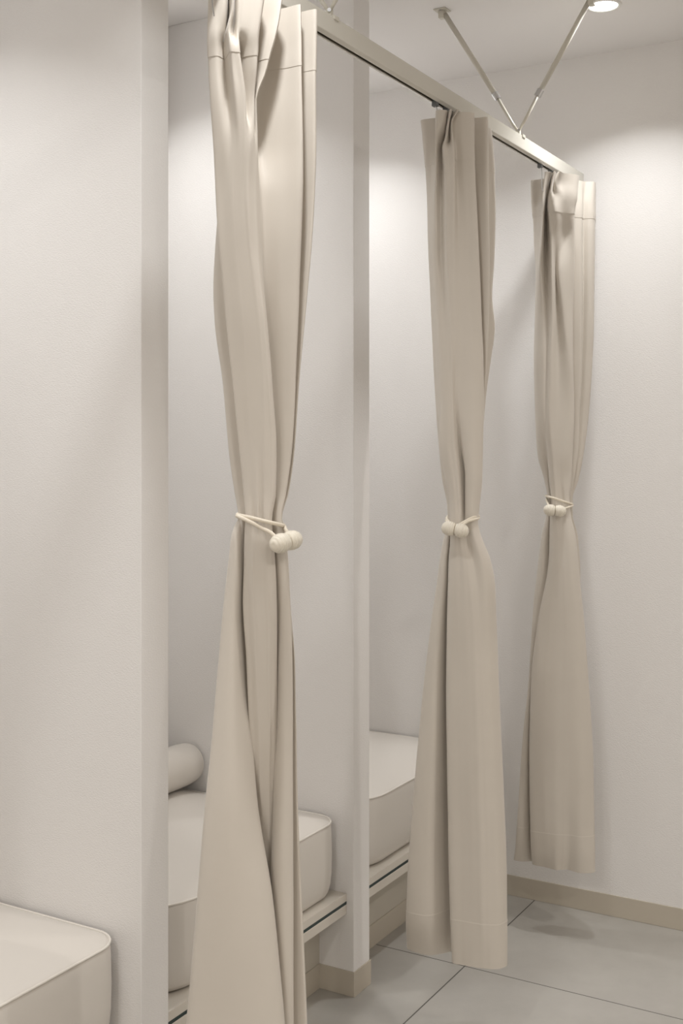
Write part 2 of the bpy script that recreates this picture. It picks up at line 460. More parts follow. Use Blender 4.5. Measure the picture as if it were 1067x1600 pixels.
# ------------------------------------------------------------------ curtains
# each row: height z and the cloth's path across the width, seen from above, as (x, y) points
CURTAIN_NEAR = [
    (2.0126, [(-0.8434, -0.2364), (-0.8720, -0.2369), (-0.8826, -0.2485), (-0.8908, -0.2583), (-0.9042, -0.2631), (-0.9260, -0.2655), (-0.9297, -0.2830), (-0.9286, -0.2968), (-0.8983, -0.2812), (-0.9313, -0.3121), (-0.8960, -0.2931), (-0.9220, -0.3200), (-0.9174, -0.3240), (-0.9062, -0.3354), (-0.8977, -0.3499), (-0.8630, -0.3180), (-0.8591, -0.3567), (-0.8190, -0.3082), (-0.8147, -0.3376), (-0.8156, -0.3638), (-0.7877, -0.3363), (-0.7874, -0.3607), (-0.7857, -0.3755), (-0.7542, -0.3501)]),
    (1.9783, [(-0.8434, -0.2364), (-0.8720, -0.2369), (-0.8826, -0.2485), (-0.8908, -0.2583), (-0.9042, -0.2631), (-0.9265, -0.2646), (-0.9302, -0.2821), (-0.9258, -0.2936), (-0.9016, -0.2835), (-0.9294, -0.3114), (-0.9031, -0.2969), (-0.9211, -0.3176), (-0.9163, -0.3220), (-0.9055, -0.3325), (-0.8985, -0.3445), (-0.8651, -0.3145), (-0.8631, -0.3538), (-0.8226, -0.3081), (-0.8169, -0.3378), (-0.8171, -0.3653), (-0.7894, -0.3374), (-0.7882, -0.3612), (-0.7868, -0.3756), (-0.7547, -0.3492)]),
    (1.9460, [(-0.8434, -0.2364), (-0.8720, -0.2369), (-0.8826, -0.2485), (-0.8908, -0.2583), (-0.9042, -0.2631), (-0.9270, -0.2637), (-0.9307, -0.2813), (-0.9189, -0.2856), (-0.9112, -0.2830), (-0.9321, -0.3067), (-0.9090, -0.2986), (-0.9202, -0.3151), (-0.9161, -0.3183), (-0.9059, -0.3280), (-0.8994, -0.3391), (-0.8698, -0.3104), (-0.8683, -0.3489), (-0.8253, -0.3074), (-0.8186, -0.3388), (-0.8185, -0.3668), (-0.7911, -0.3384), (-0.7891, -0.3618), (-0.7879, -0.3757), (-0.7547, -0.3492)]),
    (1.9237, [(-0.8434, -0.2364), (-0.8715, -0.2378), (-0.8821, -0.2494), (-0.8903, -0.2591), (-0.9037, -0.2640), (-0.9254, -0.2625), (-0.9269, -0.2798), (-0.9070, -0.2782), (-0.9196, -0.2943), (-0.9322, -0.3104), (-0.9271, -0.3152), (-0.9209, -0.3180), (-0.8999, -0.2983), (-0.9019, -0.3228), (-0.8966, -0.3360), (-0.8703, -0.3095), (-0.8715, -0.3432), (-0.8295, -0.3040), (-0.8208, -0.3390), (-0.8202, -0.3679), (-0.7927, -0.3395), (-0.7899, -0.3623), (-0.7890, -0.3758), (-0.7550, -0.3487)]),
    (1.8975, [(-0.8434, -0.2364), (-0.8710, -0.2387), (-0.8816, -0.2503), (-0.8898, -0.2600), (-0.9032, -0.2648), (-0.9232, -0.2622), (-0.9248, -0.2794), (-0.9079, -0.2807), (-0.9179, -0.2953), (-0.9280, -0.3098), (-0.9226, -0.3150), (-0.9173, -0.3203), (-0.8973, -0.2989), (-0.8986, -0.3205), (-0.8954, -0.3340), (-0.8708, -0.3086), (-0.8746, -0.3380), (-0.8338, -0.3007), (-0.8230, -0.3392), (-0.8219, -0.3689), (-0.7956, -0.3426), (-0.7925, -0.3639), (-0.7910, -0.3764), (-0.7553, -0.3483)]),
    (1.8470, [(-0.8423, -0.2383), (-0.8694, -0.2413), (-0.8801, -0.2529), (-0.8883, -0.2627), (-0.9022, -0.2666), (-0.9217, -0.2648), (-0.9228, -0.2829), (-0.9108, -0.2877), (-0.9162, -0.3001), (-0.9217, -0.3126), (-0.9158, -0.3178), (-0.9099, -0.3230), (-0.8933, -0.3058), (-0.8927, -0.3188), (-0.8908, -0.3260), (-0.8756, -0.3083), (-0.8841, -0.3257), (-0.8434, -0.2922), (-0.8284, -0.3379), (-0.8242, -0.3710), (-0.7968, -0.3445), (-0.7942, -0.3649), (-0.7918, -0.3769), (-0.7595, -0.3509)]),
    (1.7814, [(-0.8402, -0.2419), (-0.8674, -0.2449), (-0.8785, -0.2556), (-0.8867, -0.2653), (-0.9007, -0.2692), (-0.9179, -0.2675), (-0.9187, -0.2860), (-0.9135, -0.2969), (-0.9127, -0.3043), (-0.9119, -0.3116), (-0.9097, -0.3174), (-0.9075, -0.3231), (-0.9021, -0.3265), (-0.8973, -0.3268), (-0.8924, -0.3272), (-0.8860, -0.3264), (-0.8833, -0.3270), (-0.8474, -0.3012), (-0.8331, -0.3397), (-0.8273, -0.3735), (-0.7979, -0.3465), (-0.7959, -0.3660), (-0.7938, -0.3775), (-0.7643, -0.3526)]),
    (1.7057, [(-0.8443, -0.2448), (-0.8684, -0.2431), (-0.8796, -0.2538), (-0.8873, -0.2644), (-0.9002, -0.2701), (-0.9145, -0.2694), (-0.9130, -0.2838), (-0.9116, -0.2981), (-0.9098, -0.3029), (-0.9079, -0.3076), (-0.9061, -0.3124), (-0.9042, -0.3172), (-0.9024, -0.3220), (-0.8968, -0.3237), (-0.8911, -0.3255), (-0.8855, -0.3272), (-0.8735, -0.3239), (-0.8604, -0.3187), (-0.8440, -0.3468), (-0.8316, -0.3762), (-0.8013, -0.3486), (-0.7986, -0.3653), (-0.7968, -0.3763), (-0.7739, -0.3561)]),
    (1.6250, [(-0.8474, -0.2394), (-0.8758, -0.2403), (-0.8859, -0.2509), (-0.8904, -0.2630), (-0.8992, -0.2718), (-0.9119, -0.2737), (-0.9100, -0.2871), (-0.9080, -0.3004), (-0.9063, -0.3050), (-0.9045, -0.3096), (-0.9027, -0.3142), (-0.9010, -0.3188), (-0.8993, -0.3234), (-0.8942, -0.3255), (-0.8891, -0.3277), (-0.8840, -0.3298), (-0.8715, -0.3274), (-0.8595, -0.3242), (-0.8485, -0.3510), (-0.8343, -0.3755), (-0.8069, -0.3510), (-0.8052, -0.3658), (-0.8040, -0.3759), (-0.7845, -0.3577)]),
    (1.5644, [(-0.8485, -0.2376), (-0.8788, -0.2393), (-0.8864, -0.2500), (-0.8884, -0.2665), (-0.8966, -0.2762), (-0.9089, -0.2789), (-0.9069, -0.2923), (-0.9050, -0.3056), (-0.9032, -0.3102), (-0.9015, -0.3148), (-0.8997, -0.3194), (-0.8980, -0.3240), (-0.8962, -0.3286), (-0.8926, -0.3309), (-0.8889, -0.3332), (-0.8853, -0.3355), (-0.8749, -0.3334), (-0.8573, -0.3240), (-0.8494, -0.3515), (-0.8361, -0.3743), (-0.8125, -0.3533), (-0.8110, -0.3657), (-0.8097, -0.3740), (-0.7908, -0.3568)]),
    (1.5038, [(-0.8499, -0.2412), (-0.8791, -0.2427), (-0.8865, -0.2538), (-0.8853, -0.2718), (-0.8936, -0.2814), (-0.9056, -0.2827), (-0.9038, -0.2967), (-0.9020, -0.3107), (-0.9002, -0.3154), (-0.8985, -0.3200), (-0.8967, -0.3246), (-0.8950, -0.3292), (-0.8932, -0.3337), (-0.8909, -0.3365), (-0.8885, -0.3393), (-0.8861, -0.3421), (-0.8772, -0.3415), (-0.8540, -0.3217), (-0.8497, -0.3529), (-0.8380, -0.3731), (-0.8169, -0.3537), (-0.8156, -0.3638), (-0.8148, -0.3711), (-0.7977, -0.3549)]),
    (1.4029, [(-0.8469, -0.2543), (-0.8756, -0.2566), (-0.8814, -0.2665), (-0.8797, -0.2815), (-0.8872, -0.2905), (-0.8995, -0.2912), (-0.8981, -0.3035), (-0.8968, -0.3156), (-0.8954, -0.3205), (-0.8940, -0.3253), (-0.8926, -0.3301), (-0.8911, -0.3350), (-0.8897, -0.3398), (-0.8879, -0.3429), (-0.8861, -0.3461), (-0.8842, -0.3493), (-0.8762, -0.3511), (-0.8504, -0.3279), (-0.8487, -0.3547), (-0.8417, -0.3707), (-0.8257, -0.3544), (-0.8243, -0.3608), (-0.8237, -0.3658), (-0.8066, -0.3495)]),
    (1.3020, [(-0.8460, -0.2638), (-0.8729, -0.2653), (-0.8785, -0.2756), (-0.8746, -0.2903), (-0.8821, -0.2992), (-0.8946, -0.2995), (-0.8940, -0.3106), (-0.8933, -0.3217), (-0.8923, -0.3258), (-0.8913, -0.3300), (-0.8903, -0.3341), (-0.8892, -0.3382), (-0.8882, -0.3424), (-0.8856, -0.3462), (-0.8830, -0.3500), (-0.8804, -0.3539), (-0.8732, -0.3563), (-0.8507, -0.3354), (-0.8504, -0.3558), (-0.8448, -0.3654), (-0.8322, -0.3513), (-0.8308, -0.3577), (-0.8304, -0.3623), (-0.8102, -0.3433)]),
    (1.2313, [(-0.8451, -0.2733), (-0.8734, -0.2764), (-0.8784, -0.2856), (-0.8743, -0.2987), (-0.8793, -0.3059), (-0.8909, -0.3060), (-0.8937, -0.3171), (-0.8918, -0.3243), (-0.8917, -0.3285), (-0.8916, -0.3326), (-0.8893, -0.3346), (-0.8869, -0.3367), (-0.8869, -0.3427), (-0.8850, -0.3466), (-0.8831, -0.3505), (-0.8812, -0.3544), (-0.8743, -0.3564), (-0.8540, -0.3376), (-0.8541, -0.3534), (-0.8510, -0.3586), (-0.8401, -0.3455), (-0.8388, -0.3519), (-0.8375, -0.3560), (-0.8149, -0.3352)]),
    (1.1909, [(-0.8471, -0.2798), (-0.8757, -0.2843), (-0.8821, -0.2931), (-0.8782, -0.3039), (-0.8816, -0.3100), (-0.8924, -0.3113), (-0.8955, -0.3220), (-0.8905, -0.3246), (-0.8916, -0.3296), (-0.8927, -0.3346), (-0.8898, -0.3356), (-0.8869, -0.3367), (-0.8894, -0.3444), (-0.8878, -0.3465), (-0.8862, -0.3486), (-0.8846, -0.3507), (-0.8779, -0.3522), (-0.8610, -0.3374), (-0.8632, -0.3497), (-0.8598, -0.3535), (-0.8493, -0.3418), (-0.8484, -0.3473), (-0.8449, -0.3492), (-0.8238, -0.3299)]),
    (1.1687, [(-0.8502, -0.2744), (-0.8871, -0.2806), (-0.8967, -0.2960), (-0.8759, -0.2999), (-0.8798, -0.3051), (-0.8931, -0.3100), (-0.8971, -0.3231), (-0.8962, -0.3273), (-0.8953, -0.3315), (-0.8944, -0.3357), (-0.8930, -0.3388), (-0.8916, -0.3419), (-0.8902, -0.3449), (-0.8883, -0.3468), (-0.8864, -0.3488), (-0.8846, -0.3507), (-0.8774, -0.3531), (-0.8605, -0.3383), (-0.8616, -0.3523), (-0.8578, -0.3570), (-0.8472, -0.3453), (-0.8458, -0.3516), (-0.8419, -0.3545), (-0.8217, -0.3335)]),
    (1.1304, [(-0.8513, -0.2726), (-0.8929, -0.2785), (-0.9005, -0.2975), (-0.8743, -0.2987), (-0.8782, -0.3039), (-0.8920, -0.3080), (-0.8935, -0.3173), (-0.8951, -0.3266), (-0.8940, -0.3301), (-0.8928, -0.3337), (-0.8917, -0.3372), (-0.8905, -0.3408), (-0.8894, -0.3444), (-0.8867, -0.3470), (-0.8841, -0.3496), (-0.8814, -0.3522), (-0.8725, -0.3535), (-0.8540, -0.3376), (-0.8584, -0.3538), (-0.8543, -0.3589), (-0.8440, -0.3468), (-0.8426, -0.3532), (-0.8397, -0.3562), (-0.8154, -0.3343)]),
    (1.0496, [(-0.8544, -0.2673), (-0.9022, -0.2746), (-0.9057, -0.2963), (-0.8683, -0.2970), (-0.8739, -0.3034), (-0.8898, -0.3077), (-0.8903, -0.3169), (-0.8908, -0.3260), (-0.8895, -0.3298), (-0.8883, -0.3335), (-0.8870, -0.3372), (-0.8858, -0.3410), (-0.8846, -0.3447), (-0.8816, -0.3471), (-0.8787, -0.3496), (-0.8757, -0.3520), (-0.8641, -0.3521), (-0.8486, -0.3389), (-0.8547, -0.3562), (-0.8502, -0.3641), (-0.8371, -0.3508), (-0.8384, -0.3565), (-0.8380, -0.3592), (-0.8091, -0.3352)]),
    (0.9487, [(-0.8570, -0.2628), (-0.9146, -0.2732), (-0.9144, -0.3013), (-0.8651, -0.2985), (-0.8690, -0.3037), (-0.8848, -0.3085), (-0.8845, -0.3169), (-0.8843, -0.3252), (-0.8828, -0.3286), (-0.8813, -0.3319), (-0.8799, -0.3353), (-0.8784, -0.3386), (-0.8769, -0.3420), (-0.8736, -0.3437), (-0.8702, -0.3455), (-0.8668, -0.3473), (-0.8560, -0.3462), (-0.8469, -0.3378), (-0.8559, -0.3582), (-0.8493, -0.3695), (-0.8328, -0.3541), (-0.8336, -0.3607), (-0.8338, -0.3644), (-0.8018, -0.3379)]),
    (0.8478, [(-0.8606, -0.2565), (-0.9269, -0.2718), (-0.9247, -0.3074), (-0.8713, -0.3078), (-0.8659, -0.3052), (-0.8756, -0.3083), (-0.8748, -0.3157), (-0.8740, -0.3231), (-0.8724, -0.3259), (-0.8708, -0.3286), (-0.8691, -0.3314), (-0.8675, -0.3342), (-0.8659, -0.3370), (-0.8629, -0.3382), (-0.8599, -0.3395), (-0.8568, -0.3407), (-0.8484, -0.3393), (-0.8458, -0.3358), (-0.8593, -0.3604), (-0.8505, -0.3715), (-0.8306, -0.3539), (-0.8314, -0.3605), (-0.8319, -0.3656), (-0.7965, -0.3370)]),
    (0.7468, [(-0.8648, -0.2494), (-0.9400, -0.2692), (-0.9335, -0.3161), (-0.8805, -0.3238), (-0.8589, -0.3053), (-0.8585, -0.3100), (-0.8586, -0.3138), (-0.8587, -0.3176), (-0.8575, -0.3197), (-0.8562, -0.3218), (-0.8550, -0.3239), (-0.8538, -0.3260), (-0.8526, -0.3281), (-0.8503, -0.3294), (-0.8480, -0.3307), (-0.8456, -0.3321), (-0.8424, -0.3336), (-0.8507, -0.3354), (-0.8631, -0.3617), (-0.8522, -0.3725), (-0.8306, -0.3539), (-0.8309, -0.3614), (-0.8309, -0.3674), (-0.7955, -0.3388)]),
    (0.6105, [(-0.8710, -0.2387), (-0.9535, -0.2658), (-0.9407, -0.3237), (-0.8889, -0.3572), (-0.8496, -0.3212), (-0.8458, -0.3199), (-0.8442, -0.3207), (-0.8426, -0.3214), (-0.8422, -0.3221), (-0.8417, -0.3229), (-0.8413, -0.3236), (-0.8409, -0.3243), (-0.8405, -0.3250), (-0.8398, -0.3262), (-0.8391, -0.3273), (-0.8384, -0.3285), (-0.8396, -0.3305), (-0.8560, -0.3341), (-0.8658, -0.3610), (-0.8522, -0.3725), (-0.8306, -0.3539), (-0.8294, -0.3640), (-0.8287, -0.3732), (-0.7929, -0.3433)]),
    (0.4945, [(-0.8762, -0.2297), (-0.9619, -0.2593), (-0.9435, -0.3268), (-0.8913, -0.3729), (-0.8473, -0.3332), (-0.8401, -0.3296), (-0.8388, -0.3300), (-0.8374, -0.3303), (-0.8371, -0.3308), (-0.8368, -0.3314), (-0.8365, -0.3319), (-0.8362, -0.3324), (-0.8359, -0.3330), (-0.8355, -0.3335), (-0.8352, -0.3341), (-0.8348, -0.3347), (-0.8360, -0.3367), (-0.8541, -0.3413), (-0.8638, -0.3645), (-0.8522, -0.3725), (-0.8306, -0.3539), (-0.8284, -0.3658), (-0.8278, -0.3787), (-0.7908, -0.3469)]),
    (0.3935, [(-0.8804, -0.2226), (-0.9680, -0.2529), (-0.9452, -0.3280), (-0.8924, -0.3830), (-0.8427, -0.3411), (-0.8355, -0.3376), (-0.8350, -0.3378), (-0.8346, -0.3380), (-0.8341, -0.3383), (-0.8336, -0.3385), (-0.8332, -0.3387), (-0.8327, -0.3389), (-0.8323, -0.3392), (-0.8323, -0.3401), (-0.8323, -0.3410), (-0.8324, -0.3420), (-0.8324, -0.3429), (-0.8506, -0.3475), (-0.8618, -0.3680), (-0.8519, -0.3730), (-0.8301, -0.3548), (-0.8273, -0.3675), (-0.8263, -0.3813), (-0.7897, -0.3487)]),
    (0.1800, [(-0.8887, -0.2083), (-0.9790, -0.2380), (-0.9473, -0.3283), (-0.8883, -0.3980), (-0.8360, -0.3526), (-0.8288, -0.3491), (-0.8283, -0.3493), (-0.8279, -0.3496), (-0.8274, -0.3498), (-0.8270, -0.3500), (-0.8265, -0.3502), (-0.8260, -0.3505), (-0.8256, -0.3507), (-0.8256, -0.3516), (-0.8256, -0.3525), (-0.8257, -0.3535), (-0.8257, -0.3544), (-0.8439, -0.3589), (-0.8583, -0.3740), (-0.8507, -0.3752), (-0.8291, -0.3566), (-0.8253, -0.3711), (-0.8227, -0.3874), (-0.7866, -0.3541)]),
]
CURTAIN_MIDDLE = [
    (2.0126, [(-0.0489, -0.2303), (-0.1248, -0.2390), (-0.1259, -0.2611), (-0.1245, -0.2833), (-0.1756, -0.3008), (-0.1667, -0.3182), (-0.1439, -0.3097), (-0.1689, -0.3303), (-0.1420, -0.3208), (-0.1590, -0.3434), (-0.1394, -0.3293), (-0.1390, -0.3380), (-0.1335, -0.3474), (-0.1182, -0.3598), (-0.0862, -0.3353), (-0.0800, -0.3520), (-0.0764, -0.3721), (-0.0221, -0.3361), (0.0210, -0.3407), (0.0477, -0.3170)]),
    (1.9861, [(-0.0475, -0.2327), (-0.1231, -0.2420), (-0.1245, -0.2635), (-0.1245, -0.2833), (-0.1745, -0.2988), (-0.1608, -0.3124), (-0.1412, -0.3063), (-0.1680, -0.3239), (-0.1484, -0.3178), (-0.1646, -0.3298), (-0.1456, -0.3187), (-0.1419, -0.3290), (-0.1354, -0.3423), (-0.1182, -0.3598), (-0.0862, -0.3353), (-0.0800, -0.3520), (-0.0761, -0.3727), (-0.0214, -0.3373), (0.0178, -0.3451), (0.0492, -0.3195)]),
    (1.9569, [(-0.0468, -0.2340), (-0.1220, -0.2438), (-0.1245, -0.2635), (-0.1261, -0.2826), (-0.1703, -0.2961), (-0.1468, -0.3006), (-0.1378, -0.3002), (-0.1649, -0.3173), (-0.1415, -0.3139), (-0.1603, -0.3292), (-0.1417, -0.3214), (-0.1383, -0.3273), (-0.1344, -0.3419), (-0.1182, -0.3598), (-0.0862, -0.3353), (-0.0800, -0.3520), (-0.0761, -0.3727), (-0.0214, -0.3373), (0.0170, -0.3478), (0.0499, -0.3207)]),
    (1.9374, [(-0.0461, -0.2352), (-0.1210, -0.2456), (-0.1245, -0.2635), (-0.1284, -0.2806), (-0.1652, -0.2929), (-0.1413, -0.2943), (-0.1384, -0.2952), (-0.1622, -0.3101), (-0.1556, -0.3174), (-0.1553, -0.3299), (-0.1415, -0.3258), (-0.1349, -0.3272), (-0.1319, -0.3422), (-0.1173, -0.3594), (-0.0862, -0.3353), (-0.0800, -0.3520), (-0.0761, -0.3727), (-0.0207, -0.3385), (0.0159, -0.3498), (0.0460, -0.3240)]),
    (1.8916, [(-0.0454, -0.2364), (-0.1196, -0.2480), (-0.1263, -0.2644), (-0.1366, -0.2785), (-0.1558, -0.2891), (-0.1351, -0.2929), (-0.1449, -0.3020), (-0.1547, -0.3110), (-0.1521, -0.3195), (-0.1495, -0.3280), (-0.1390, -0.3261), (-0.1285, -0.3243), (-0.1250, -0.3421), (-0.1126, -0.3595), (-0.0821, -0.3364), (-0.0786, -0.3544), (-0.0754, -0.3739), (-0.0193, -0.3410), (0.0132, -0.3532), (0.0421, -0.3272)]),
    (1.8151, [(-0.0432, -0.2401), (-0.1182, -0.2505), (-0.1331, -0.2646), (-0.1412, -0.2746), (-0.1456, -0.2828), (-0.1340, -0.2909), (-0.1391, -0.3000), (-0.1442, -0.3092), (-0.1423, -0.3165), (-0.1403, -0.3238), (-0.1319, -0.3244), (-0.1234, -0.3250), (-0.1156, -0.3424), (-0.1050, -0.3607), (-0.0756, -0.3396), (-0.0753, -0.3560), (-0.0719, -0.3739), (-0.0232, -0.3442), (0.0106, -0.3566), (0.0389, -0.3316)]),
    (1.7178, [(-0.0463, -0.2448), (-0.1168, -0.2529), (-0.1324, -0.2658), (-0.1387, -0.2749), (-0.1395, -0.2814), (-0.1297, -0.2903), (-0.1339, -0.2991), (-0.1381, -0.3078), (-0.1343, -0.3143), (-0.1305, -0.3208), (-0.1254, -0.3236), (-0.1202, -0.3265), (-0.1088, -0.3423), (-0.0974, -0.3618), (-0.0691, -0.3428), (-0.0714, -0.3588), (-0.0675, -0.3735), (-0.0272, -0.3474), (0.0032, -0.3558), (0.0289, -0.3343)]),
    (1.6344, [(-0.0434, -0.2497), (-0.1147, -0.2565), (-0.1285, -0.2685), (-0.1348, -0.2776), (-0.1356, -0.2841), (-0.1301, -0.2936), (-0.1312, -0.3016), (-0.1323, -0.3096), (-0.1293, -0.3150), (-0.1262, -0.3203), (-0.1216, -0.3242), (-0.1170, -0.3281), (-0.1055, -0.3438), (-0.0920, -0.3632), (-0.0633, -0.3448), (-0.0682, -0.3604), (-0.0651, -0.3717), (-0.0325, -0.3481), (-0.0052, -0.3533), (0.0221, -0.3325)]),
    (1.5677, [(-0.0447, -0.2534), (-0.1133, -0.2589), (-0.1253, -0.2700), (-0.1316, -0.2791), (-0.1343, -0.2864), (-0.1306, -0.2968), (-0.1302, -0.3034), (-0.1298, -0.3100), (-0.1258, -0.3149), (-0.1218, -0.3198), (-0.1182, -0.3241), (-0.1145, -0.3284), (-0.1042, -0.3462), (-0.0888, -0.3647), (-0.0601, -0.3464), (-0.0656, -0.3608), (-0.0630, -0.3693), (-0.0332, -0.3469), (-0.0042, -0.3589), (0.0189, -0.3370)]),
    (1.4954, [(-0.0444, -0.2580), (-0.1115, -0.2619), (-0.1218, -0.2721), (-0.1284, -0.2806), (-0.1322, -0.2900), (-0.1303, -0.3012), (-0.1281, -0.3069), (-0.1260, -0.3127), (-0.1217, -0.3160), (-0.1175, -0.3193), (-0.1147, -0.3240), (-0.1120, -0.3288), (-0.1021, -0.3498), (-0.0852, -0.3669), (-0.0569, -0.3480), (-0.0619, -0.3592), (-0.0606, -0.3654), (-0.0374, -0.3457), (-0.0122, -0.3532), (0.0099, -0.3315)]),
    (1.4120, [(-0.0423, -0.2617), (-0.1087, -0.2667), (-0.1175, -0.2754), (-0.1227, -0.2825), (-0.1283, -0.2927), (-0.1283, -0.3047), (-0.1258, -0.3089), (-0.1234, -0.3130), (-0.1190, -0.3147), (-0.1145, -0.3164), (-0.1134, -0.3204), (-0.1122, -0.3244), (-0.1014, -0.3509), (-0.0808, -0.3665), (-0.0562, -0.3492), (-0.0571, -0.3556), (-0.0553, -0.3586), (-0.0407, -0.3440), (-0.0231, -0.3464), (-0.0036, -0.3281)]),
    (1.3147, [(-0.0440, -0.2687), (-0.1016, -0.2710), (-0.1075, -0.2768), (-0.1111, -0.2785), (-0.1212, -0.2810), (-0.1260, -0.3007), (-0.1231, -0.3076), (-0.1202, -0.3146), (-0.1104, -0.3176), (-0.1005, -0.3206), (-0.1046, -0.3255), (-0.1088, -0.3303), (-0.1039, -0.3506), (-0.0800, -0.3639), (-0.0576, -0.3468), (-0.0543, -0.3484), (-0.0522, -0.3520), (-0.0428, -0.3404), (-0.0307, -0.3413), (-0.0126, -0.3227)]),
    (1.2383, [(-0.0449, -0.2769), (-0.0941, -0.2759), (-0.0990, -0.2835), (-0.1005, -0.2888), (-0.1128, -0.2915), (-0.1193, -0.3081), (-0.1168, -0.3145), (-0.1143, -0.3208), (-0.0988, -0.3236), (-0.0833, -0.3264), (-0.0932, -0.3312), (-0.1031, -0.3360), (-0.1026, -0.3529), (-0.0795, -0.3608), (-0.0583, -0.3456), (-0.0539, -0.3452), (-0.0525, -0.3476), (-0.0449, -0.3368), (-0.0335, -0.3364), (-0.0200, -0.3198)]),
    (1.1688, [(-0.0460, -0.2852), (-0.0885, -0.2855), (-0.0934, -0.2931), (-0.0938, -0.2964), (-0.1058, -0.2996), (-0.1141, -0.3132), (-0.1122, -0.3184), (-0.1104, -0.3236), (-0.0978, -0.3254), (-0.0851, -0.3273), (-0.0932, -0.3312), (-0.1013, -0.3352), (-0.1009, -0.3478), (-0.0815, -0.3534), (-0.0618, -0.3396), (-0.0574, -0.3392), (-0.0541, -0.3408), (-0.0484, -0.3307), (-0.0378, -0.3291), (-0.0282, -0.3157)]),
    (1.1410, [(-0.0467, -0.2839), (-0.0885, -0.2855), (-0.0934, -0.2931), (-0.0938, -0.2964), (-0.1058, -0.2996), (-0.1141, -0.3132), (-0.1131, -0.3188), (-0.1122, -0.3244), (-0.1027, -0.3269), (-0.0931, -0.3293), (-0.0970, -0.3326), (-0.1009, -0.3358), (-0.1009, -0.3478), (-0.0844, -0.3524), (-0.0654, -0.3412), (-0.0596, -0.3394), (-0.0548, -0.3396), (-0.0491, -0.3295), (-0.0385, -0.3279), (-0.0289, -0.3145)]),
    (1.1035, [(-0.0414, -0.2831), (-0.0891, -0.2766), (-0.0962, -0.2883), (-0.0796, -0.2929), (-0.1054, -0.3002), (-0.1159, -0.3141), (-0.1150, -0.3197), (-0.1140, -0.3252), (-0.1091, -0.3297), (-0.1042, -0.3343), (-0.1009, -0.3358), (-0.0977, -0.3374), (-0.1030, -0.3561), (-0.0814, -0.3616), (-0.0661, -0.3520), (-0.0576, -0.3468), (-0.0509, -0.3424), (-0.0456, -0.3356), (-0.0378, -0.3291), (-0.0289, -0.3145)]),
    (1.0618, [(-0.0368, -0.2810), (-0.0890, -0.2688), (-0.0983, -0.2847), (-0.0737, -0.2871), (-0.1054, -0.2964), (-0.1141, -0.3132), (-0.1139, -0.3214), (-0.1138, -0.3296), (-0.1104, -0.3355), (-0.1069, -0.3415), (-0.1036, -0.3452), (-0.1003, -0.3489), (-0.1005, -0.3683), (-0.0756, -0.3754), (-0.0566, -0.3644), (-0.0494, -0.3568), (-0.0441, -0.3501), (-0.0402, -0.3408), (-0.0356, -0.3328), (-0.0275, -0.3170)]),
    (0.9950, [(-0.0365, -0.2715), (-0.0896, -0.2599), (-0.0992, -0.2790), (-0.0664, -0.2837), (-0.1046, -0.2937), (-0.1115, -0.3136), (-0.1116, -0.3234), (-0.1117, -0.3332), (-0.1091, -0.3417), (-0.1065, -0.3502), (-0.1034, -0.3555), (-0.1003, -0.3608), (-0.0951, -0.3778), (-0.0682, -0.3842), (-0.0473, -0.3724), (-0.0401, -0.3649), (-0.0355, -0.3569), (-0.0323, -0.3465), (-0.0291, -0.3360), (-0.0261, -0.3194)]),
    (0.8838, [(-0.0363, -0.2620), (-0.0941, -0.2442), (-0.1005, -0.2689), (-0.0580, -0.2783), (-0.1020, -0.2902), (-0.1065, -0.3143), (-0.1068, -0.3257), (-0.1071, -0.3371), (-0.1051, -0.3466), (-0.1030, -0.3561), (-0.0996, -0.3620), (-0.0962, -0.3679), (-0.0861, -0.3813), (-0.0580, -0.3858), (-0.0389, -0.3749), (-0.0336, -0.3682), (-0.0296, -0.3590), (-0.0257, -0.3498), (-0.0258, -0.3377), (-0.0246, -0.3219)]),
    (0.7309, [(-0.0360, -0.2525), (-0.0993, -0.2272), (-0.1036, -0.2596), (-0.0507, -0.2749), (-0.0987, -0.2880), (-0.1015, -0.3150), (-0.1011, -0.3276), (-0.1007, -0.3402), (-0.0996, -0.3501), (-0.0984, -0.3600), (-0.0947, -0.3665), (-0.0909, -0.3731), (-0.0789, -0.3857), (-0.0508, -0.3903), (-0.0317, -0.3794), (-0.0270, -0.3715), (-0.0238, -0.3611), (-0.0225, -0.3514), (-0.0207, -0.3385), (-0.0204, -0.3231)]),
    (0.5572, [(-0.0313, -0.2408), (-0.1035, -0.2121), (-0.1035, -0.2518), (-0.0434, -0.2716), (-0.0955, -0.2895), (-0.0957, -0.3169), (-0.0953, -0.3296), (-0.0950, -0.3421), (-0.0935, -0.3527), (-0.0920, -0.3632), (-0.0879, -0.3703), (-0.0837, -0.3774), (-0.0717, -0.3901), (-0.0429, -0.3959), (-0.0244, -0.3839), (-0.0205, -0.3748), (-0.0180, -0.3632), (-0.0173, -0.3523), (-0.0156, -0.3394), (-0.0172, -0.3247)]),
    (0.3904, [(-0.0160, -0.2272), (-0.1030, -0.1969), (-0.1002, -0.2456), (-0.0365, -0.2715), (-0.0923, -0.2911), (-0.0907, -0.3177), (-0.0899, -0.3309), (-0.0892, -0.3441), (-0.0877, -0.3546), (-0.0862, -0.3651), (-0.0817, -0.3729), (-0.0773, -0.3806), (-0.0671, -0.3941), (-0.0382, -0.4000), (-0.0179, -0.3872), (-0.0146, -0.3769), (-0.0121, -0.3653), (-0.0122, -0.3532), (-0.0123, -0.3410), (-0.0139, -0.3264)]),
